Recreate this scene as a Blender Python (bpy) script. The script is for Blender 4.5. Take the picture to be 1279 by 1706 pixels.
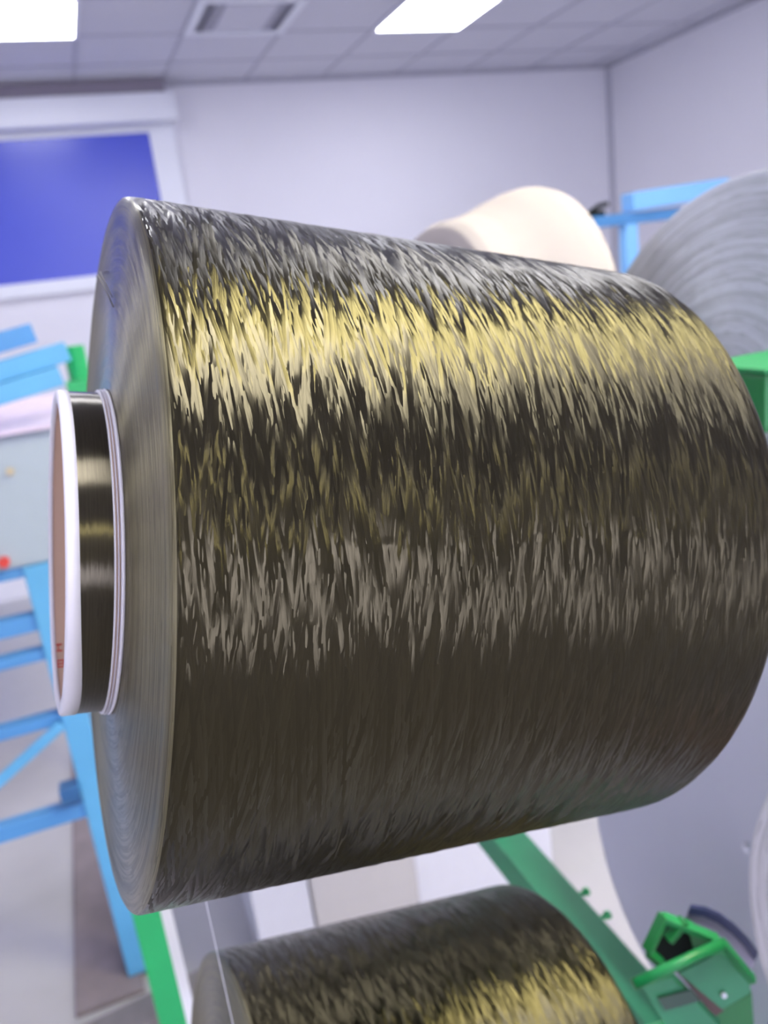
import bpy, bmesh, math, random
from mathutils import Vector, Matrix, noise
random.seed(7)
scn = bpy.context.scene
for o in list(bpy.data.objects): bpy.data.objects.remove(o)

# ------------------------------------------------------------------ camera, world, light, exposure
PX_F, PX_W, PX_H = 1350.0, 1279, 1706
# world axes seen from the camera (x right, y down, z forward)
M = Matrix(((0.92592355, -0.35838167, -0.11928185),
            (-0.20766061, -0.21921882, -0.95332061),
            (0.31550381, 0.90747214, -0.27740162)))
CAM = Vector((0, 0, 1.4))
right, down, fwd = Vector(M[0]), Vector(M[1]), Vector(M[2])
cd = bpy.data.cameras.new('camera')
cam = bpy.data.objects.new('camera', cd); scn.collection.objects.link(cam)
rot = Matrix((right, -down, -fwd)).transposed()
cam.matrix_world = Matrix.Translation(CAM) @ rot.to_4x4()
cd.sensor_fit = 'VERTICAL'; cd.sensor_height = 36.0; cd.sensor_width = 27.0
cd.lens = PX_F / PX_H * 36.0
cd.clip_start = 0.01
cd.dof.use_dof = True
cd.dof.focus_distance = 0.168
cd.dof.aperture_fstop = 17.0
scn.camera = cam

world = bpy.data.worlds.new('world'); scn.world = world; world.use_nodes = True
world.node_tree.nodes['Background'].inputs[0].default_value = (0.75, 0.78, 1.0, 1)
world.node_tree.nodes['Background'].inputs[1].default_value = 0.3
scn.view_settings.view_transform = 'Standard'
scn.view_settings.look = 'None'
scn.view_settings.gamma = 1.0
scn.view_settings.use_curve_mapping = False
scn.view_settings.exposure = 0.06

COOL = (0.93, 0.93, 1.0)
WARM = (1.0, 0.94, 0.56)
LAMP_POWER = 17.0
# ceiling panels: (x, y centre, colour, strength factor); near and rear ones unseen, added where bobbin highlights point
PANELS = [(0.09, 5.05, COOL, 1.0), (2.49, 5.05, COOL, 1.0), (-2.31, 5.05, COOL, 1.0),
          (0.09, 2.65, COOL, 1.0), (2.49, 2.65, COOL, 1.0), (-2.31, 2.65, COOL, 1.0),
          (0.69, -0.35, COOL, 2.6), (1.29, 0.25, WARM, 3.0), (1.29, 1.45, COOL, 0.75), (2.49, -0.35, COOL, 0.7), (-1.71, -0.35, COOL, 0.6),
          (0.69, -2.75, WARM, 1.7), (2.49, -2.75, COOL, 1.0), (-1.71, -2.75, COOL, 1.0)]

# ------------------------------------------------------------------ helpers
col = scn.collection
def lin(c):
    return tuple(((v/255)/12.92 if v/255 <= 0.04045 else ((v/255+0.055)/1.055)**2.4) for v in c)

def mat(name, rgb, rough=0.5, metal=0.0, noise_amt=0.06, noise_scale=30.0, bump=0.0, spec=0.5):
    m = bpy.data.materials.new(name); m.use_nodes = True
    nt = m.node_tree; b = nt.nodes['Principled BSDF']
    tc = nt.nodes.new('ShaderNodeTexCoord')
    nz = nt.nodes.new('ShaderNodeTexNoise'); nz.inputs['Scale'].default_value = noise_scale
    nz.inputs['Detail'].default_value = 4
    nt.links.new(tc.outputs['Object'], nz.inputs['Vector'])
    rp = nt.nodes.new('ShaderNodeMix'); rp.data_type = 'RGBA'
    rp.inputs[6].default_value = (*[max(0, v*(1-noise_amt)) for v in rgb], 1)
    rp.inputs[7].default_value = (*[min(1, v*(1+noise_amt)) for v in rgb], 1)
    nt.links.new(nz.outputs['Fac'], rp.inputs[0])
    nt.links.new(rp.outputs[2], b.inputs['Base Color'])
    b.inputs['Roughness'].default_value = rough
    b.inputs['Metallic'].default_value = metal
    b.inputs['Specular IOR Level'].default_value = spec
    if bump:
        bp = nt.nodes.new('ShaderNodeBump'); bp.inputs['Strength'].default_value = bump
        bp.inputs['Distance'].default_value = 0.002
        nt.links.new(nz.outputs['Fac'], bp.inputs['Height']); nt.links.new(bp.outputs[0], b.inputs['Normal'])
    return m

def emis(name, rgb, strength):
    m = bpy.data.materials.new(name); m.use_nodes = True
    nt = m.node_tree; nt.nodes.clear()
    e = nt.nodes.new('ShaderNodeEmission'); o = nt.nodes.new('ShaderNodeOutputMaterial')
    e.inputs[0].default_value = (*rgb, 1); e.inputs[1].default_value = strength
    nt.links.new(e.outputs[0], o.inputs[0]); return m

class NG:
    """tiny node-graph writer"""
    def __init__(s, nt): s.nt = nt
    def put(s, sock, v):
        if isinstance(v, bpy.types.NodeSocket): s.nt.links.new(v, sock)
        elif v is not None: sock.default_value = v
    def m(s, op, a, b=None, c=None, clamp=False):
        n = s.nt.nodes.new('ShaderNodeMath'); n.operation = op; n.use_clamp = clamp
        s.put(n.inputs[0], a); s.put(n.inputs[1], b)
        if c is not None: s.put(n.inputs[2], c)
        return n.outputs[0]
    def v(s, op, a, b=None, scale=None):
        n = s.nt.nodes.new('ShaderNodeVectorMath'); n.operation = op
        s.put(n.inputs[0], a); s.put(n.inputs[1], b)
        if scale is not None: s.put(n.inputs['Scale'], scale)
        return n.outputs['Vector']
    def xyz(s, x, y, z=0.0):
        n = s.nt.nodes.new('ShaderNodeCombineXYZ')
        for i, q in enumerate((x, y, z)): s.put(n.inputs[i], q)
        return n.outputs[0]
    def noise(s, vec, scale=1.0, detail=2.0):
        n = s.nt.nodes.new('ShaderNodeTexNoise'); n.inputs['Scale'].default_value = scale
        n.inputs['Detail'].default_value = detail; s.put(n.inputs['Vector'], vec); return n.outputs['Fac']
    def white(s, vec):
        n = s.nt.nodes.new('ShaderNodeTexWhiteNoise'); n.noise_dimensions = '3D'; s.put(n.inputs['Vector'], vec)
        return n.outputs['Value']
    def step(s, x, a, b):
        n = s.nt.nodes.new('ShaderNodeMapRange'); n.interpolation_type = 'SMOOTHSTEP'
        s.put(n.inputs[0], x); n.inputs[1].default_value = a; n.inputs[2].default_value = b
        return n.outputs[0]

def yarn(name, base, rough=0.36, aniso=0.97, warpk=0.004, axn=0.5, w=0.0017, helix=0.0105, amp=0.10, fine=0.05, metal=1.0, coat=0.0, radial=False, lean=0.0, streak=0.0):
    """glossy fibre tows wound round the local Z axis: two crossing families of flat ribbons.
    radial=True is the side of the package, where only the edges of the turns show as fine rings."""
    m = bpy.data.materials.new(name); m.use_nodes = True
    nt = m.node_tree; g = NG(nt); b = nt.nodes['Principled BSDF']
    tc = nt.nodes.new('ShaderNodeTexCoord')
    sp = nt.nodes.new('ShaderNodeSeparateXYZ'); nt.links.new(tc.outputs['Object'], sp.inputs[0])
    x, y, z = sp.outputs
    th = g.m('ARCTAN2', y, x)
    r = g.m('SQRT', g.m('ADD', g.m('MULTIPLY', x, x), g.m('MULTIPLY', y, y)))
    a = g.m('ADD', r, g.m('MULTIPLY', z, 0.5)) if radial else z
    def family(sgn, width, seed):
        k = sgn*helix/width
        warp = g.m('MULTIPLY', g.m('SUBTRACT', g.noise(g.xyz(g.m('MULTIPLY', a, 25.0), g.m('MULTIPLY', th, 1.4), seed), 1.0, 1.0), 0.5), warpk/width)
        u = g.m('ADD', g.m('ADD', g.m('DIVIDE', a, width), g.m('MULTIPLY', th, k)), warp)
        i = g.m('FLOOR', u)
        f = g.m('FRACT', u)
        rnd = g.white(g.xyz(i, seed, 0.0)); rnd2 = g.white(g.xyz(i, seed+3.3, 1.0))
        wob = g.noise(g.xyz(g.m('MULTIPLY', i, 7.31), g.m('MULTIPLY', th, 5.0), seed), 1.0, 2.0)
        h = g.m('ADD', g.m('MULTIPLY', rnd2, 0.30), wob)
        # thin at the ribbon edges so that neighbours show through in slivers
        e = g.m('ABSOLUTE', g.m('SUBTRACT', f, 0.5))
        h = g.m('SUBTRACT', h, g.m('MULTIPLY', g.m('MULTIPLY', e, e), 0.9))
        wt = g.noise(g.xyz(g.m('MULTIPLY', i, 3.17), g.m('MULTIPLY', th, 3.0), seed+9), 1.0, 1.0)
        tilt = g.m('ADD', g.m('SUBTRACT', rnd, 0.5), g.m('MULTIPLY', g.m('SUBTRACT', wt, 0.5), 0.9))
        return u, h, tilt, g.m('SUBTRACT', f, 0.5), rnd
    fams = [family(1, w, 1.0), family(-1, w*0.83, 5.0), family(0.72, w*0.6, 11.0), family(-0.6, w*0.55, 17.0)]
    H, T, F, U, R = fams[0][1], fams[0][2], fams[0][3], fams[0][0], fams[0][4]
    for (u2, h2, t2, f2, r2) in fams[1:]:
        k = g.step(g.m('SUBTRACT', h2, H), -0.008, 0.008)
        def mx(p, q):
            return g.m('ADD', g.m('MULTIPLY', p, g.m('SUBTRACT', 1.0, k)), g.m('MULTIPLY', q, k))
        T = mx(T, t2); F = mx(F, f2); U = mx(U, u2); R = mx(R, r2); H = g.m('MAXIMUM', H, h2)
    fn = g.noise(g.xyz(g.m('MULTIPLY', U, 9.0), g.m('MULTIPLY', th, 6.0), 2.0), 1.0, 2.0)
    fn2 = g.noise(g.xyz(g.m('MULTIPLY', U, 16.0), g.m('MULTIPLY', th, 30.0), 4.0), 1.0, 3.0)
    tl = g.m('ADD', g.m('MULTIPLY', T, amp), g.m('MULTIPLY', g.m('SUBTRACT', fn, 0.5), fine*2))
    tl = g.m('ADD', tl, g.m('ADD', lean, g.m('MULTIPLY', g.m('SUBTRACT', fn2, 0.5), fine*1.5)))
    # fibre direction and its cross direction, in world space
    fo = g.v('NORMALIZE', g.v('CROSS_PRODUCT', (0, 0, 1), g.xyz(x, y, 0.0)))
    vt = nt.nodes.new('ShaderNodeVectorTransform'); vt.vector_type = 'VECTOR'
    vt.convert_from = 'OBJECT'; vt.convert_to = 'WORLD'; nt.links.new(fo, vt.inputs[0])
    Fw = g.v('NORMALIZE', vt.outputs[0])
    geo = nt.nodes.new('ShaderNodeNewGeometry'); N = geo.outputs['Normal']
    Cw = g.v('NORMALIZE', g.v('CROSS_PRODUCT', N, Fw))
    N2 = g.v('ADD', N, g.v('SCALE', Fw, scale=tl))
    ax = g.m('ADD', g.m('MULTIPLY', F, 0.44*axn), g.m('MULTIPLY', g.m('SUBTRACT', fn, 0.5), axn))
    N2 = g.v('NORMALIZE', g.v('ADD', N2, g.v('SCALE', Cw, scale=ax)))
    nt.links.new(N2, b.inputs['Normal']); nt.links.new(Cw, b.inputs['Tangent'])
    # colour differs a little from tow to tow
    cr = nt.nodes.new('ShaderNodeMix'); cr.data_type = 'RGBA'
    cr.inputs[6].default_value = (*[v*(0.72-streak*.7) for v in base], 1); cr.inputs[7].default_value = (*[min(1, v*(1.25+streak)) for v in base], 1)
    nt.links.new(g.m('ADD', g.m('MULTIPLY', R, 0.5), g.m('MULTIPLY', fn, 0.5)), cr.inputs[0])
    nt.links.new(cr.outputs[2], b.inputs['Base Color'])
    b.inputs['Metallic'].default_value = metal
    b.inputs['Roughness'].default_value = rough
    b.inputs['Anisotropic'].default_value = aniso
    if coat:
        b.inputs['Coat Weight'].default_value = coat; b.inputs['Coat Roughness'].default_value = 0.25
        nt.links.new(N2, b.inputs['Coat Normal'])
    return m

def tag(o, label=None, cat=None, group=None, kind=None):
    if label: o['label'] = label
    if cat: o['category'] = cat
    if group: o['group'] = group
    if kind: o['kind'] = kind
    return o

def obj(name, bm, m, parent=None, smooth=False, matrix=None):
    me = bpy.data.meshes.new(name); bm.normal_update(); bm.to_mesh(me); bm.free()
    me.materials.append(m)
    if smooth:
        for p in me.polygons: p.use_smooth = True
    o = bpy.data.objects.new(name, me); col.objects.link(o)
    if matrix is not None: o.matrix_world = matrix
    if parent: o.parent = parent
    return o

def thing(name, label, cat, loc=(0, 0, 0), group=None, matrix=None):
    o = bpy.data.objects.new(name, None); col.objects.link(o)
    o.empty_display_size = 0.03
    if matrix is not None: o.matrix_world = matrix
    else: o.location = loc
    return tag(o, label, cat, group)

def box(bm, c, s, rot=None, bevel=0.0):
    mt = Matrix.Translation(Vector(c))
    if rot is not None: mt = mt @ rot.to_4x4()
    mt = mt @ Matrix.Diagonal((*s, 1))
    r = bmesh.ops.create_cube(bm, size=1.0, matrix=mt)
    if bevel:
        es = list({e for v in r['verts'] for e in v.link_edges})
        bmesh.ops.bevel(bm, geom=es, offset=bevel, segments=2, affect='EDGES', profile=0.6)
    return bm

def span(bm, lo, hi, bevel=0.0):
    lo, hi = Vector(lo), Vector(hi)
    return box(bm, (lo+hi)/2, tuple(hi-lo), None, bevel)

def bar(bm, p, q, w, h, bevel=0.0):
    """rectangular bar from p to q"""
    p, q = Vector(p), Vector(q); d = q-p
    rt = d.to_track_quat('X', 'Z').to_matrix()
    return box(bm, (p+q)/2, (d.length, w, h), rt, bevel)

def tube(bm, pts, rad, seg=10):
    rings = []
    pts = [Vector(p) for p in pts]
    for i, p in enumerate(pts):
        d = (pts[min(i+1, len(pts)-1)] - pts[max(i-1, 0)]).normalized()
        q = d.to_track_quat('Z', 'Y').to_matrix()
        rr = rad[i] if isinstance(rad, (list, tuple)) else rad
        rings.append([bm.verts.new(p + q @ Vector((rr*math.cos(t*2*math.pi/seg), rr*math.sin(t*2*math.pi/seg), 0))) for t in range(seg)])
    for a, b in zip(rings, rings[1:]):
        for k in range(seg): bm.faces.new((a[k], a[(k+1) % seg], b[(k+1) % seg], b[k]))
    bm.faces.new(rings[0][::-1]); bm.faces.new(rings[-1])
    return bm

def lathe(bm, prof, seg=192, closed=False, fn=None):
    """prof: list of (radius, s); spun round Z. fn(r, s, theta) -> (r, s) lets the surface vary"""
    rings = []
    for (r, s) in prof:
        ring = []
        for k in range(seg):
            t = 2*math.pi*k/seg
            rr, ss = fn(r, s, t) if fn else (r, s)
            ring.append(bm.verts.new((rr*math.cos(t), rr*math.sin(t), ss)))
        rings.append(ring)
    pairs = list(zip(rings, rings[1:]))
    if closed: pairs.append((rings[-1], rings[0]))
    for a, b in pairs:
        for k in range(seg): bm.faces.new((a[k], a[(k+1) % seg], b[(k+1) % seg], b[k]))
    bmesh.ops.recalc_face_normals(bm, faces=bm.faces)
    return bm

# ------------------------------------------------------------------ plain materials
WALL = mat('wall_paint', (0.79, 0.785, 0.86), 0.7, noise_amt=0.02, noise_scale=2)
CEIL = mat('ceiling_tile', (0.66, 0.66, 0.74), 0.85, noise_amt=0.03, noise_scale=60)
GRID = mat('ceiling_grid_metal', (0.50, 0.50, 0.58), 0.5)
FLOOR = mat('worn_concrete', (0.39, 0.38, 0.42), 0.6, noise_amt=0.16, noise_scale=3.5)
WHITE = mat('white_enamel', (0.80, 0.82, 0.90), 0.4, noise_amt=0.02)
BLUEBLIND = mat('blue_blind', (0.07, 0.10, 0.62), 0.24, noise_amt=0.03, noise_scale=2)
BLUE = mat('blue_paint', (0.08, 0.27, 0.58), 0.45, noise_amt=0.15, noise_scale=9)
LBLUE = mat('light_blue_paint', (0.11, 0.38, 0.66), 0.4, noise_amt=0.12, noise_scale=12)
SKYBLUE = mat('sky_blue_plastic', (0.24, 0.56, 1.0), 0.4, noise_amt=0.03)
GREEN = mat('green_paint', (0.015, 0.40, 0.12), 0.35, noise_amt=0.12, noise_scale=25)
MGREEN = mat('mid_green_paint', (.01, .23, .065), .4, noise_amt=.1)
DGREEN = mat('dull_green_paint', (0.03, 0.24, 0.11), 0.4, noise_amt=0.15, noise_scale=25)
GREY = mat('grey_paint', (0.36, 0.42, 0.48), 0.45, noise_amt=0.05)
CREAM = mat('cream_yarn', (0.37, 0.33, 0.315), 0.75, noise_amt=0.03)
CARTON = mat('grey_carton', (0.44, 0.42, 0.435), 0.7, noise_amt=0.04)
WCARTON = mat('white_carton', (0.56, 0.56, 0.64), 0.6, noise_amt=0.04)
STEEL = mat('dull_steel', (0.16, 0.145, 0.16), 0.5, noise_amt=0.35, noise_scale=20)
RUST = mat('rusty_steel', (0.20, 0.165, 0.185), 0.7, noise_amt=0.3, noise_scale=16)
BLACK = mat('black_plastic_and_shade', (0.008, 0.012, 0.01), 0.6, spec=.15)
KRAFT = mat('kraft_paper_tube', (0.60, 0.40, 0.30), 0.75, noise_amt=0.18, noise_scale=40)
TAPE = mat('white_paper', (0.80, 0.78, 0.86), 0.4, noise_amt=0.03)
REDINK = mat('red_ink', (0.62, 0.05, 0.04), 0.6)
THREAD = mat('white_thread', (0.82, 0.82, 0.88), 0.5)

# ------------------------------------------------------------------ room shell
X0, X1, Y0, Y1, ZC = -3.2, 4.773, -4.0, 6.463, 2.9
def struct(name, bm, m, parent=None, **k):
    o = obj(name, bm, m, parent, **k)
    if not parent: o['kind'] = 'structure'
    return o
bm = bmesh.new(); span(bm, (X0-.1, Y0-.1, -.1), (X1+.1, Y1+.1, 0)); struct('floor', bm, FLOOR)
bm = bmesh.new(); span(bm, (X0-.1, Y0-.1, ZC), (X1+.1, Y1+.1, ZC+.1)); struct('ceiling', bm, CEIL)
bm = bmesh.new(); span(bm, (X0-.1, Y1, 0), (X1+.1, Y1+.1, ZC)); struct('wall_far', bm, WALL)
bm = bmesh.new(); span(bm, (X1, Y0, 0), (X1+.1, Y1, ZC)); struct('wall_right', bm, WALL)
bm = bmesh.new(); span(bm, (X0-.1, Y0, 0), (X0, Y1, ZC)); struct('wall_left', bm, WALL)
# back wall with an unseen window, added where the lilac highlight band points
WX0, WX1, WZ0, WZ1 = -0.4, 2.9, 0.72, 1.62
bm = bmesh.new()
span(bm, (X0-.1, Y0-.1, 0), (X1+.1, Y0, WZ0)); span(bm, (X0-.1, Y0-.1, WZ1), (X1+.1, Y0, ZC))
span(bm, (X0-.1, Y0-.1, WZ0), (WX0, Y0, WZ1)); span(bm, (WX1, Y0-.1, WZ0), (X1+.1, Y0, WZ1))
struct('wall_back', bm, WALL)
bm = bmesh.new()
for a, b in (((WX0, Y0-.08, WZ0), (WX1, Y0-.03, WZ0+.05)), ((WX0, Y0-.08, WZ1-.05), (WX1, Y0-.03, WZ1)),
             ((WX0, Y0-.08, WZ0), (WX0+.05, Y0-.03, WZ1)), ((WX1-.05, Y0-.08, WZ0), (WX1, Y0-.03, WZ1)),
             ((1.22, Y0-.08, WZ0), (1.27, Y0-.03, WZ1))):
    span(bm, a, b)
w2 = struct('window_2', bm, WHITE)
bm = bmesh.new(); span(bm, (WX0, Y0-.10, WZ0), (WX1, Y0-.09, WZ1))
obj('daylight_pane', bm, emis('daylight', (0.74, 0.74, 1.0), 13.0), w2)

# ceiling grid (T bars) and corner trims
bm = bmesh.new()
gx = [0.39+.6*k for k in range(-5, 8)]; gy = [5.35+.6*k for k in range(-15, 2)]
for x in gx: span(bm, (x-.012, Y0, ZC-.006), (x+.012, Y1, ZC))
for y in gy: span(bm, (X0, y-.012, ZC-.006), (X1, y+.012, ZC))
struct('trim_1', bm, GRID)
bm = bmesh.new()
span(bm, (X0, Y1-.02, ZC-.03), (X1, Y1, ZC-.006)); span(bm, (X1-.02, Y0, ZC-.03), (X1, Y1-.02, ZC-.006))
struct('trim_2', bm, GRID)
bm = bmesh.new(); span(bm, (X1-.035, Y1-.035, 0), (X1, Y1, ZC-.03), .004); struct('trim_3', bm, GRID)

# shuttered window on the far wall: frame, blue blind, box above
FX1 = 1.01
bm = bmesh.new()
span(bm, (-1.6, Y1-.05, 1.56), (FX1, Y1, 1.655), .006)
span(bm, (0.83, Y1-.05, 1.655), (FX1, Y1, 2.62), .006)
span(bm, (-1.6, Y1-.05, 2.575), (0.83, Y1, 2.62), .006)
span(bm, (-1.6, Y1-.05, 1.655), (-1.45, Y1, 2.575), .006)
w1 = struct('window_1', bm, WHITE)
bm = bmesh.new(); span(bm, (-1.45, Y1-.03, 1.655), (0.83, Y1-.02, 2.575)); obj('blue_blind', bm, BLUEBLIND, w1)
bm = bmesh.new(); span(bm, (-1.7, Y1-.20, 2.62), (1.03, Y1, 2.80), .01); obj('shutter_box', bm, WHITE, w1)
bm = bmesh.new(); span(bm, (-1.7, Y1-.14, 2.80), (0.98, Y1, 2.893), .004); obj('painted_shadow_gap', bm, mat('shadow_gap_tone', (0.30, 0.27, 0.33), .7), w1)  # dark strip paints the shadow gap between shutter box and ceiling

# ceiling light panels
PLAB = {0: 'bright ceiling light panel above the blue window blind, at the left edge of the photo',
        1: 'bright ceiling light panel nearest the right far corner of the room'}
for i, (px, py, c, k) in enumerate(PANELS):
    lab = PLAB.get(i) or (['','','square ceiling light panel in the far row, left of the blue window blind', 'square ceiling light panel in the second row, straight ahead above the bobbins', 'square ceiling light panel in the second row, towards the right wall', 'square ceiling light panel in the second row, towards the left wall', 'cool white ceiling light panel almost overhead, diagonal to the warm one', 'warm yellowish ceiling light panel almost overhead', 'white ceiling light panel just in front of the warm yellowish one', 'ceiling light panel level with the camera, towards the right wall', 'ceiling light panel level with the camera, towards the left wall', 'warm yellowish ceiling light panel in the row by the back window', 'white ceiling light panel by the back window, towards the right wall', 'white ceiling light panel by the back window, towards the left wall'][i])
    t = thing('ceiling_light', lab, 'ceiling light', (px, py, ZC-.006), 'square ceiling light panels')
    bm = bmesh.new()
    for a, b in (((-.31, -.31), (.31, -.285)), ((-.31, .285), (.31, .31)), ((-.31, -.285), (-.285, .285)), ((.285, -.285), (.31, .285))):
        span(bm, (a[0], a[1], -.012), (b[0], b[1], .004))
    obj('frame', bm, WHITE, t)
    bm = bmesh.new(); span(bm, (-.287, -.287, -.009), (.287, .287, .003))
    obj('diffuser', bm, emis('panel_light_%s' % ('warm' if c is WARM else 'cool'), c, LAMP_POWER*k), t)

# air vent in the ceiling
t = thing('ceiling_vent', 'grey slatted air vent in the ceiling, between the two bright light panels', 'vent', (1.29, 5.05, ZC-.006))
bm = bmesh.new()
for a, b in (((-.30, -.30), (.30, -.25)), ((-.30, .25), (.30, .30)), ((-.30, -.25), (-.25, .25)), ((.25, -.25), (.30, .25))):
    span(bm, (a[0], a[1], -.014), (b[0], b[1], .004))
obj('frame', bm, WHITE, t)
bm = bmesh.new(); span(bm, (-.25, -.25, -.002), (.25, .25, .002)); obj('backing', bm, mat('vent_dark', (.42, .42, .50), .8), t)
for sx, wx in ((-.215, .06), (.225, .045)):
    for k in range(9):
        bm = bmesh.new(); box(bm, (sx, -.22+.055*k, -.008), (wx, .034, .003), Matrix.Rotation(.5, 3, 'X')); obj('slat', bm, GRID, t)
bm = bmesh.new(); span(bm, (-.14, -.22, -.012), (.15, .22, -.004), .004); obj('centre_plate', bm, CEIL, t)

# ------------------------------------------------------------------ bobbins
AX = Vector((0.97445588, 0.05779256, -0.21701557)).normalized()
def frame(c):
    """origin at the left face; local Z along the spindle, local X towards the camera (the winding seam is then at the back)"""
    c = Vector(c); x = (CAM - c); x -= AX*x.dot(AX); x.normalize(); y = AX.cross(x)
    m = Matrix((x, y, AX)).transposed().to_4x4(); m.translation = c
    return m

BASE = (0.050, 0.0435, 0.026)
YARN = yarn('basalt_tow_wound', BASE, rough=0.29, aniso=1.0, amp=0.27, helix=0.0155, w=0.0014, warpk=0.0025)
YSIDE = yarn('basalt_tow_side', (0.20, 0.178, 0.105), rough=0.33, aniso=1.0, w=0.0012, helix=0.0, amp=0.05, fine=0.06, radial=True, streak=0.5)
YWRAP = yarn('basalt_parallel_wrap', (0.075, 0.066, 0.046), rough=0.30, w=0.0004, helix=0.0, amp=0.03, fine=0.01, warpk=0.0002, axn=0.08)
GYARN = yarn('grey_tow_side', (0.46, 0.48, 0.54), rough=0.5, aniso=.9, w=0.0025, helix=0.0, amp=0.16, fine=0.12, metal=0.35, radial=True, streak=.12)
GBODY = yarn('grey_tow_wound', (0.50, 0.51, 0.60), rough=0.5, aniso=.8, w=0.004, amp=0.1, metal=0.2)
WYARN = yarn('white_tow_side', (0.76, 0.74, 0.80), rough=0.6, aniso=.5, w=0.002, helix=0.0, amp=0.04, fine=.03, metal=0.0, radial=True)

def ripple(r, s, t):
    """low lumps of crossing tows, a tenth of a millimetre or two"""
    n = noise.noise(Vector((s*260+t*9, t*6, 1.0))) + noise.noise(Vector((s*260-t*9, t*6, 7.0)))
    n2 = noise.noise(Vector((s*900+t*5, t*14, 3.0)))
    return r + 0.00012*n + 0.00004*n2, s

def rprofile(r0, r1, L, ra=.0015, rb=.006, rin=.047, s0=-.002, n=60, back=.0, lip=0.0):
    """package profile: inner face radius, face, edge, long side, rounded far edge"""
    face = [(rin + (r0-ra-rin)*k/32, s0*(1-k/32) - lip*math.exp(-(((rin + (r0-ra-rin)*k/32)-r0*.955)/.0030)**2)) for k in range(33)]
    e0 = [(r0-ra+ra*math.sin(a), ra*(1-math.cos(a))) for a in [math.pi/2*k/5 for k in range(1, 6)]]
    side = [(r0+(r1-r0)*k/n, ra+(L-rb-ra)*k/n) for k in range(1, n+1)]
    e1 = [(r1-rb+rb*math.cos(a), L-rb+rb*math.sin(a)) for a in [math.pi/2*k/7 for k in range(1, 8)]]
    end = [(rin, L+back)]
    return face, e0 + side + e1, end

def package(parent, R0, R1, L, mside, mface, rin=.047, s0=-.002, seg=360, n=150, fn=ripple, rb=.006, ra=.0015, side_label=None):
    face, rest, end = rprofile(R0, R1, L, lip=(.0004 if R0 == .1 else 0), ra=ra, rb=rb, rin=rin, s0=s0, n=n)
    bm = bmesh.new(); lathe(bm, [face[0]] + rest[:0] + face[1:] + rest + end + [(rin, 0.01)], seg, closed=True, fn=lambda r, s, t: fn(r, s, t) if (fn and r > rin+.002 and s > 0.0005) else (r, s))
    me_m = bm
    o = obj('yarn_package', me_m, mside, parent, smooth=True)
    o.data.materials.append(mface)
    for p in o.data.polygons:
        c = p.center; rr = math.hypot(c.x, c.y)
        if c.z < ra*0.55 and rr > rin: p.material_index = 1
    return o

def bobbin(name, label, cat, c, R0, R1, L, mside, mface, rt=.0462, pt=.0155, seg=360, n=150, detail=True, group=None, tube_mat=KRAFT, fn=ripple, rb=.006, has_tube=True):
    mw = frame(c)
    t = thing(name, label, cat, matrix=mw, group=group)
    package(t, R0, R1, L, mside, mface, rin=rt+.0003, seg=seg, n=n, fn=fn, rb=rb)
    bm = bmesh.new(); lathe(bm, [(rt, -pt+.0003), (rt, L+.006), (rt-.003, L+.006), (rt-.003, -pt+.0003)], 192, closed=True)
    if has_tube:
        o = obj('paper_tube', bm, tube_mat, t, smooth=False)
        for p in o.data.polygons: p.use_smooth = abs(p.normal.z) < .5
    else: bm.free()
    if detail:
        # white paper collar folded over the tube mouth; its inner edge wanders
        def wig(r, s, th):
            if s > -pt+.0024:
                # local angle 0 faces the camera, +90 deg is y
                ph = th
                s = s + .0014*math.exp(-((((ph-A_DOWN+math.pi) % (2*math.pi))-math.pi)/0.55)**2)
            return r, s
        bm = bmesh.new()
        lathe(bm, [(rt-.0032, -pt+.001), (rt-.0030, -pt), (rt-.001, -pt-.0003), (rt+.0003, -pt), (rt+.0006, -pt+.0006), (rt+.0006, -pt+.0029), (rt+.0001, -pt+.0029), (rt-.0001, -pt+.002)], 192, closed=True, fn=wig)
        obj('paper_collar', bm, TAPE, t, smooth=True)
        bm = bmesh.new(); lathe(bm, [(rt, -pt+.0025), (rt+.0003, -pt+.0025), (rt+.0004, -pt+.00255), (rt+.0004, -pt+.0027), (rt+.0004, -.007), (rt+.0004, -.0044), (rt+.0004, -.0043), (rt+.0003, -.0042), (rt, -.0042)], 192, closed=True)
        obj('yarn_wrap', bm, YWRAP, t, smooth=True)
        bm = bmesh.new()
        for k, (sa, sb) in enumerate(((-.0047, -.0041), (-.0038, -.0034), (-.0031, -.0020))):
            lathe(bm, [(rt, sa), (rt+.0009+.0002*k, sa+.0001), (rt+.0012+.0002*k, (sa+sb)/2), (rt+.0009+.0002*k, sb-.0001), (rt, sb)], 192)
        obj('tape_ring', bm, TAPE, t, smooth=True)
    return t

# local angle on the main bobbin that points straight down-and-towards the viewer
fm = frame((-0.00117224, 0.24671758, 1.33146932))
dn = fm.to_3x3().inverted() @ Vector((0, 0, -1)); A_DOWN = math.atan2(dn.y, dn.x)*0.55

main = bobbin('yarn_bobbin', 'large shiny olive-brown fibre bobbin filling the middle of the photo, nearest the camera', 'bobbin',
              (-0.00117224, 0.24671758, 1.33146932), 0.1, .0992, .166, YARN, YSIDE, seg=720, n=320, rb=.004)
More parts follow.
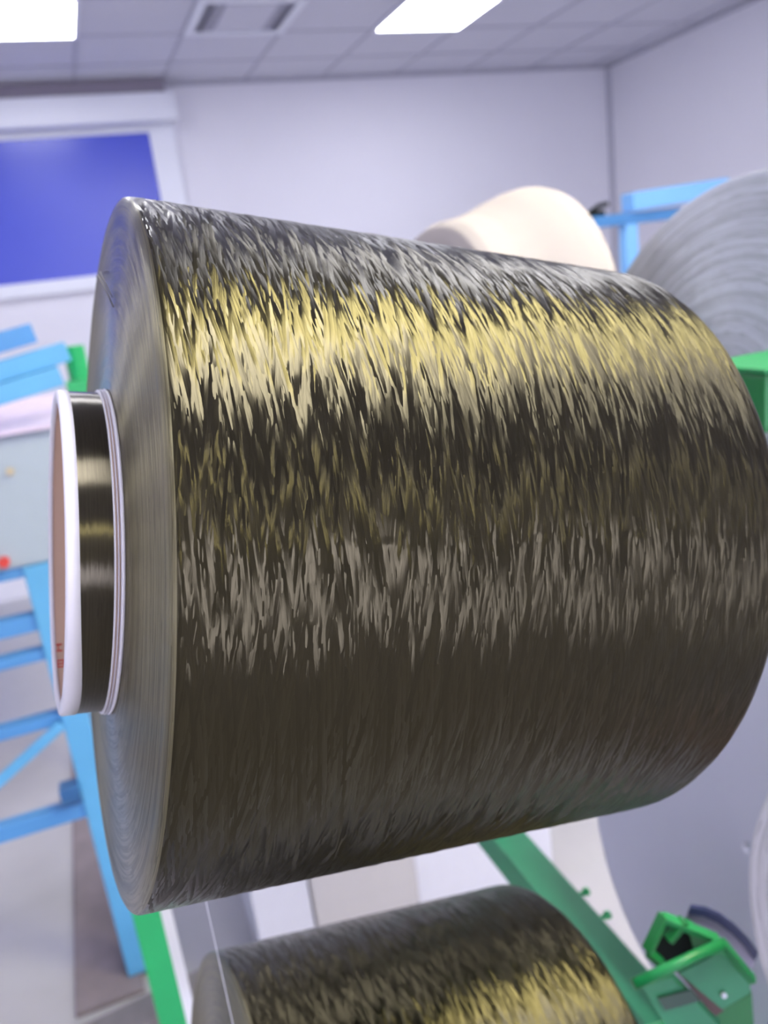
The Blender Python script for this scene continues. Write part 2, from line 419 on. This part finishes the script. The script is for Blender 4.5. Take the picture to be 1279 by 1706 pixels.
# red print inside the mouth of the tube
ri = .0462-.003-.0001
def printed(parent, segs):
    bm = bmesh.new()
    for (a0, a1, s0, s1) in segs:
        q = [bm.verts.new((ri*math.cos(a), ri*math.sin(a), s)) for a, s in ((a0, s0), (a1, s0), (a1, s1), (a0, s1))]
        bm.faces.new(q)
    return obj('red_print', bm, REDINK, parent)
marks = [(2.30, 2.315, -.0146, -.0126), (2.36, 2.375, -.0146, -.0126), (2.30, 2.375, -.0139, -.0136),
         (2.13, 2.145, -.0146, -.0122), (2.20, 2.215, -.0146, -.0122), (2.13, 2.215, -.0146, -.0142), (2.13, 2.215, -.0126, -.0122), (2.165, 2.18, -.0146, -.0122)]
printed(main, marks)

# a loose turn of yarn over the front lip
def cyl(th, r, s): return Vector((r*math.cos(th), r*math.sin(th), s))
bm = bmesh.new()
tube(bm, [cyl(-1.78+.55*k/8, .090-.019*k/8, -.0014-.0016*math.sin(math.pi*k/8)) for k in range(9)], .00022, 8)
tube(bm, [cyl(-1.70+.40*k/8, .0885-.015*k/8, -.0012-.0012*math.sin(math.pi*k/8)) for k in range(9)], .00016, 8)
obj('loose_strand', bm, mat('loose_fibre', (.10, .09, .06), .4), main, smooth=True)

low = bobbin('yarn_bobbin', 'olive-brown fibre bobbin on the row below, only its top half in the photo', 'bobbin',
             (-0.0112, 0.2850, 1.0142), .1, .0992, .172, YARN, YSIDE, seg=360, n=200, detail=True, rb=.004)

cream_c = Vector((0.397, 0.712, 1.295)) - AX*.10
def cream_bobbin():
    t = thing('yarn_bobbin', 'cream yarn bobbin behind the top edge of the large olive-brown one', 'bobbin', matrix=frame(cream_c))
    prof = [(.046, 0), (.112, .0005), (.124, .003), (.130, .010), (.1335, .020), (.138, .032), (.147, .048), (.158, .064), (.166, .078), (.170, .088), (.170, .094), (.166, .098), (.15, .1), (.046, .1)]
    # smooth the profile
    out = []
    for i in range(len(prof)-1):
        for k in range(4):
            u = k/4; p = prof[i]; q = prof[i+1]
            out.append((p[0]+(q[0]-p[0])*u, p[1]+(q[1]-p[1])*u))
    out.append(prof[-1])
    bm = bmesh.new(); lathe(bm, out, 128, closed=True); obj('yarn_package', bm, CREAM, t, smooth=True)
    bm = bmesh.new(); lathe(bm, [(.0455, -.01), (.0455, .11), (.042, .11), (.042, -.01)], 96, closed=True); obj('paper_tube', bm, KRAFT, t, smooth=False)
    return t
cream_bobbin()
greyA = bobbin('yarn_bobbin', 'big pale grey bobbin at the right edge, its ringed end face towards the camera', 'bobbin',
               (.446, .481, 1.284), .16, .158, .16, GBODY, GYARN, rt=.018, pt=.004, seg=160, n=20, detail=False, fn=None)
GSMOOTH = mat('grey_film', (.56, .56, .68), .45, noise_amt=.04, noise_scale=12)
greyB = bobbin('yarn_bobbin', 'pale lilac-grey bobbin at lower right, behind the green spindle bracket', 'bobbin',
               (.308, .312, 1.055), .14, .138, .115, GSMOOTH, GSMOOTH, rt=.0004, pt=.001, seg=160, n=20, has_tube=False, detail=False, fn=None)
whiteC = bobbin('yarn_bobbin', 'white bobbin cut off by the bottom right edge of the photo', 'bobbin',
                (.243, .147, 1.138), .093, .092, .06, WYARN, WYARN, rt=.04, pt=.006, seg=160, n=20, detail=False, fn=None, rb=.004)

# ------------------------------------------------------------------ green creel
t = thing('creel_frame', 'green steel creel frame whose slanting beam runs under the large bobbin', 'frame', (.275, .56, 0))
def L(p): return Vector(p) - Vector((.275, .56, 0))
bm = bmesh.new(); span(bm, L((.263, .20, .868)), L((.293, .95, .90)), .002); obj('beam', bm, DGREEN, t)
bm = bmesh.new(); span(bm, L((.264, .22, 0)), L((.292, .25, .868)), .003); obj('post', bm, DGREEN, t)
bm = bmesh.new(); span(bm, L((.264, .58, .90)), L((.284, .597, 1.29)), .003); obj('post', bm, DGREEN, t)
bm = bmesh.new(); bar(bm, L((.275, .585, 1.285)), L((.215, .262, 1.285)), .018, .018, .002); obj('arm', bm, GREEN, t)
def along(c, s): return Vector(c) + AX*s
bm = bmesh.new()
tube(bm, [L(along(main.location, .10)), L(along(main.location, .232))], .010, 16)
obj('spindle', bm, GREEN, t, smooth=True)
bm = bmesh.new(); tube(bm, [L(along(low.location, .10)), L(along(low.location, .29))], .010, 16); obj('spindle', bm, GREEN, t, smooth=True)
bm = bmesh.new(); span(bm, L((.264, .285, .90)), L((.284, .31, .956)), .002); obj('bracket', bm, GREEN, t)
# small studs on the beam
for y in (.481, .452):
    bm = bmesh.new(); tube(bm, [L((.293, y, .893)), L((.300, y, .893))], .002, 12); tube(bm, [L((.300, y, .893)), L((.304, y, .893))], .0035, 6); obj('bolt', bm, GREEN, t)

# spindle bracket in front of the lower grey bobbin
t2 = thing('spindle_bracket', 'green box-shaped spindle bracket with a slanting rod, in front of the lilac-grey bobbin', 'bracket', (.235, .275, 1.03))
def ry(x, y, d):
    v = M.transposed() @ Vector(((x-639.5)/PX_F, (y-853)/PX_F, 1)); return CAM + v*d
def B(p): return Vector(p) - Vector((.235, .275, 1.03))
def prism(pix, d, thick, m_, name, smooth=False):
    bm = bmesh.new(); off = (fwd*.8+right*.3).normalized()*thick
    a = [bm.verts.new(B(ry(x, y, d if not isinstance(d, tuple) else d[0]+(d[1]-d[0])*i/(len(pix)-1)))) for i, (x, y) in enumerate(pix)]
    b_ = [bm.verts.new(v.co+off) for v in a]
    bm.faces.new(a); bm.faces.new(b_[::-1])
    for i in range(len(a)): bm.faces.new((a[i], b_[i], b_[(i+1) % len(a)], a[(i+1) % len(a)]))
    bmesh.ops.recalc_face_normals(bm, faces=bm.faces)
    return obj(name, bm, m_, t2, smooth)
# open box: black sheet painting the shade inside, side cheeks and rim
prism([(1112, 1535), (1192, 1568), (1186, 1594), (1104, 1606), (1082, 1584)], .425, .003, BLACK, 'opening_shade')
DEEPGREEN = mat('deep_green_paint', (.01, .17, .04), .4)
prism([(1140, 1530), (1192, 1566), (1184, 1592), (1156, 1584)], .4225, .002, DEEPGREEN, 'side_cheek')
for p_, q_ in (((1104, 1528), (1196, 1566)), ((1106, 1524), (1078, 1584)), ((1078, 1584), (1104, 1608)), ((1140, 1532), (1112, 1566))):
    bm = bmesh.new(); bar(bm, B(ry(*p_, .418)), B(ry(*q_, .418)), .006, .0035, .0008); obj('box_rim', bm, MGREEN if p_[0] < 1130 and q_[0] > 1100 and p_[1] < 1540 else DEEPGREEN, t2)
bm = bmesh.new(); tube(bm, [B(ry(1055, 1640, .405)), B(ry(1204, 1571, .412))], .0028, 16); obj('rod', bm, MGREEN, t2, smooth=True)
pl = prism([(1131, 1622), (1200, 1586), (1248, 1628), (1250, 1654), (1203, 1682)], .418, .003, DGREEN, 'plate')
bm = bmesh.new(); c_ = B(ry(1205, 1657, .417)); tube(bm, [c_, c_-fwd*.0012], .0014, 12); so = obj('screw', bm, WHITE, pl)
bm = bmesh.new(); bar(bm, B(ry(1200, 1568, .412)), B(ry(1254, 1634, .412)), .005, .004, .001); obj('side_rail', bm, MGREEN, t2)
prism([(1128, 1620), (1142, 1622), (1206, 1684), (1190, 1694)], .420, .003, mat('brown_strap', (.10, .055, .05), .6), 'brown_strap')
prism([(1070, 1644), (1118, 1628), (1200, 1712), (1110, 1712)], .415, .006, DGREEN, 'lower_plate')
prism([(1096, 1664), (1150, 1650), (1166, 1668), (1108, 1684)], .413, .0015, mat('dark_label', (.03, .07, .05), .4), 'dark_pad')
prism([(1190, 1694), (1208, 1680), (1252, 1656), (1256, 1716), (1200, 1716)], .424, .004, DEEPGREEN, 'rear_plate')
arc_o = [(1150, 1512), (1176, 1516), (1200, 1527), (1224, 1545), (1246, 1567), (1262, 1590)]
def strip(arc, w0, d, m_, name):
    pix = list(arc) + [(x-w0*.45, y+w0) for x, y in arc[::-1]]
    prism(pix, d, .004, m_, name)
strip(arc_o, 11, .428, mat('navy_shadow', (.015, .02, .07), .4), 'guard_shadow')  # navy strip paints the shadow along the curved rim
strip([(x-4, y+11) for x, y in arc_o], 24, .430, mat('lilac_plastic', (.30, .27, .36), .5), 'curved_guard')
# green hub at the centre of the ringed grey bobbin
t3 = thing('spindle_bracket', 'dark green spindle hub in front of the ringed grey bobbin at the right edge', 'bracket', (.41, .395, 1.30))
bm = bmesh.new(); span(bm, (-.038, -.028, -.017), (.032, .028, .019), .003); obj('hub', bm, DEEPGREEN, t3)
bm = bmesh.new(); span(bm, (-.040, -.030, .019), (.033, .030, .022), .001); obj('hub_lit_top', bm, MGREEN, t3)  # lighter green slab paints the lit top of the hub
bm = bmesh.new(); tube(bm, [(.02, .0, -.002), (.05, .09, -.01)], .008, 16); obj('spindle', bm, MGREEN, t3, smooth=True)

# upright green post at left, behind the bobbin
t = thing('green_post', 'bright green upright post behind the left end of the large bobbin', 'post', (-.053, .90, 0))
bm = bmesh.new(); span(bm, (-.021, -.013, 0), (.021, .013, .80), .002); obj('upright', bm, GREEN, t)
bm = bmesh.new(); span(bm, (-.06, -.06, 0), (.06, .06, .008), .002); obj('foot_plate', bm, GREEN, t)
bm = bmesh.new(); span(bm, (-.021, .013, .74), (.021, .09, .78), .002); obj('top_bracket', bm, GREEN, t)

# two hanging threads
p = ry(359, 1575, .30)
bm = bmesh.new(); tube(bm, [Vector((0, 0, .12)), Vector((0, 0, 0)), Vector((.0, 0, -.25))], .00014, 8)
o = obj('hanging_thread', bm, THREAD); o.location = (p.x, p.y, p.z)
tag(o, 'thin pale thread hanging from the large bobbin in front of the lower one', 'thread')
p = ry(296, 1600, .62)
bm = bmesh.new(); span(bm, (-.004, -.001, -p.z+.0), (.004, .001, .30)); o = obj('plastic_strip', bm, THREAD); o.location = (p.x, p.y, p.z)
tag(o, 'narrow white strip hanging beside the bright green upright post', 'strip')

# ------------------------------------------------------------------ left machine: blue table frame, cabinet, bars
t = thing('machine_frame', 'blue painted steel machine frame with rails, left of the large bobbin', 'frame', (-.14, 1.6, 0))
def F(p): return Vector(p) - Vector((-.14, 1.6, 0))
bm = bmesh.new(); span(bm, F((-.168, 1.575, 0.012)), F((-.118, 1.625, .965)), .003); obj('leg', bm, LBLUE, t)
bm = bmesh.new(); span(bm, F((-.168, 1.58, 0.012)), F((-.080, 1.70, .03)), .003); obj('foot_plate', bm, BLUE, t)
bm = bmesh.new(); span(bm, F((-1.25, 1.575, 0.0)), F((-1.20, 1.625, .965)), .003); obj('leg', bm, LBLUE, t)
bm = bmesh.new(); span(bm, F((-.168, 2.375, 0.0)), F((-.118, 2.425, .965)), .003); obj('leg', bm, LBLUE, t)
for z, h in ((.955, .022), (.852, .034), (.785, .022), (.645, .024), (.435, .034)):
    bm = bmesh.new(); span(bm, F((-1.20, 1.585, z-h/2)), F((-.168, 1.615, z+h/2)), .002); obj('rail', bm, BLUE, t)
bm = bmesh.new(); span(bm, F((-.158, 1.625, .93)), F((-.128, 2.375, .96)), .002); obj('rail', bm, BLUE, t)
bm = bmesh.new(); bar(bm, F((-.40, 1.57, .50)), F((-.17, 1.57, .64)), .012, .02, .002); obj('brace', bm, LBLUE, t)
bm = bmesh.new(); span(bm, F((-.205, 1.56, .475)), F((-.168, 1.60, .505)), .003); obj('clamp', bm, mat('dark_blue_paint', (.03, .12, .30), .4), t)

t = thing('control_cabinet', 'grey steel cabinet standing on the blue machine frame', 'cabinet', (-.5, 1.8, .966))
bm = bmesh.new(); span(bm, (-.6, -.22, 0), (.54, .4, .245), .006); obj('body', bm, GREY, t)
bm = bmesh.new(); span(bm, (-.61, -.235, .245), (.55, .41, .252), .002); obj('top_tray', bm, mat('pinkish_tray', (.66, .55, .70), .5), t)
bm = bmesh.new(); tube(bm, [(.353, -.222, .18), (.353, -.228, .18)], .007, 16); obj('knob', bm, mat('yellow_plastic', (.50, .42, .28), .4), t)

bm = bmesh.new(); tube(bm, [(.305, -.219, .018), (.305, -.232, .018)], .010, 16); obj('red_knob', bm, REDINK, t)
for i, (zz, dx, dy, m_) in enumerate(((.0, .0, 0.0, LBLUE), (.040, .02, .025, LBLUE), (.080, -.03, .05, BLUE))):
    bm = bmesh.new()
    box(bm, (0, 0, 0), (.36, .05, .035), Matrix.Rotation(math.radians(3), 3, 'Z') @ Matrix.Rotation(math.radians(-9), 3, 'Y'), .002)
    o = obj('metal_bar', bm, m_)
    o.location = (-.205+dx, 1.60+dy, 1.270+zz)
    tag(o, ['light blue bar lowest in the slanting pile on the grey cabinet', 'light blue bar in the middle of the slanting pile on the grey cabinet',
            'darker blue bar topmost in the slanting pile on the grey cabinet'][i], 'bar', 'blue bars piled on the grey cabinet')

bm = bmesh.new(); box(bm, (0, 0, .03), (.055, .04, .06), None, .004); tube(bm, [(0, 0, .06), (0, 0, .125)], .020, 16)
o = obj('green_clamp', bm, GREEN); o.location = (.004, 1.705, 1.2185); tag(o, 'small bright green clamp on the end of the grey cabinet, beside the blue bars', 'clamp')
# floor channel and cross rail
bm = bmesh.new(); span(bm, (-.28, 1.53, 0), (-.14, 4.2, .012), .003); o = obj('floor_channel', bm, RUST); tag(o, 'long rusty grey steel channel on the floor under the blue machine frame', 'channel')
bm = bmesh.new(); bar(bm, (-.36, 1.42, .02), (.30, 1.50, .02), .07, .04, .004); o = obj('floor_rail', bm, STEEL); tag(o, 'dark steel rail lying across the floor at the foot of the blue leg', 'rail')
bm = bmesh.new(); span(bm, (-.9, 2.9, 0), (-.3, 3.4, .5), .01)
o = obj('carton', bm, WCARTON); tag(o, 'white carton on the floor behind the rails of the blue machine frame', 'box')

# ------------------------------------------------------------------ cartons below the bobbin
for i, (x0, x1, y0, y1, h, m_, lab) in enumerate((
    (.105, .222, 1.40, 1.80, .62, WCARTON, 'white carton on the floor, left of the grey carton, seen below the large bobbin'),
    (.226, .455, 1.395, 1.80, .60, CARTON, 'grey carton on the floor between two white ones, seen below the large bobbin'),
    (.459, .80, 1.41, 1.85, .62, WCARTON, 'wide white carton on the floor, right of the grey carton'))):
    t = thing('carton', lab, 'box', (x0, y0, 0), 'cartons on the floor')
    bm = bmesh.new(); span(bm, (0, 0, 0), (x1-x0, y1-y0, h), .004); obj('body', bm, m_, t)
    bm = bmesh.new(); span(bm, ((x1-x0)/2-.025, -.0006, h-.08), ((x1-x0)/2+.025, .0002, h)); obj('sealing_tape', bm, TAPE, t)

# ------------------------------------------------------------------ blue frame by the far right
t = thing('work_bench', 'blue steel bench frame in the far corner, left of the ringed grey bobbin', 'bench', (2.7, 3.5, 0))
def G(p): return Vector(p) - Vector((2.7, 3.5, 0))
bm = bmesh.new(); span(bm, G((2.44, 3.47, 1.50)), G((3.9, 3.53, 1.553)), .004); obj('top_rail', bm, BLUE, t)
for x in (2.63, 3.75):
    bm = bmesh.new(); span(bm, G((x, 3.47, 0)), G((x+.07, 3.53, 1.50)), .004); obj('leg', bm, SKYBLUE, t)
bm = bmesh.new(); span(bm, G((2.70, 3.48, .9)), G((3.75, 3.52, .95)), .004); obj('lower_rail', bm, BLUE, t)
bm = bmesh.new(); bar(bm, (2.665, 3.5, 1.600), (3.25, 3.5, 1.625), .10, .085, .006)
o = obj('plastic_crate', bm, SKYBLUE); tag(o, 'light blue flat box lying on top of the blue bench frame', 'box')
bm = bmesh.new(); box(bm, (2.47, 3.5, 1.566), (.10, .05, .026), None, .006); tube(bm, [(2.45, 3.5, 1.575), (2.50, 3.5, 1.60), (2.55, 3.5, 1.605)], .012, 10)
o = obj('clamp', bm, BLACK); tag(o, 'small dark clamp on the left end of the blue bench frame', 'clamp')
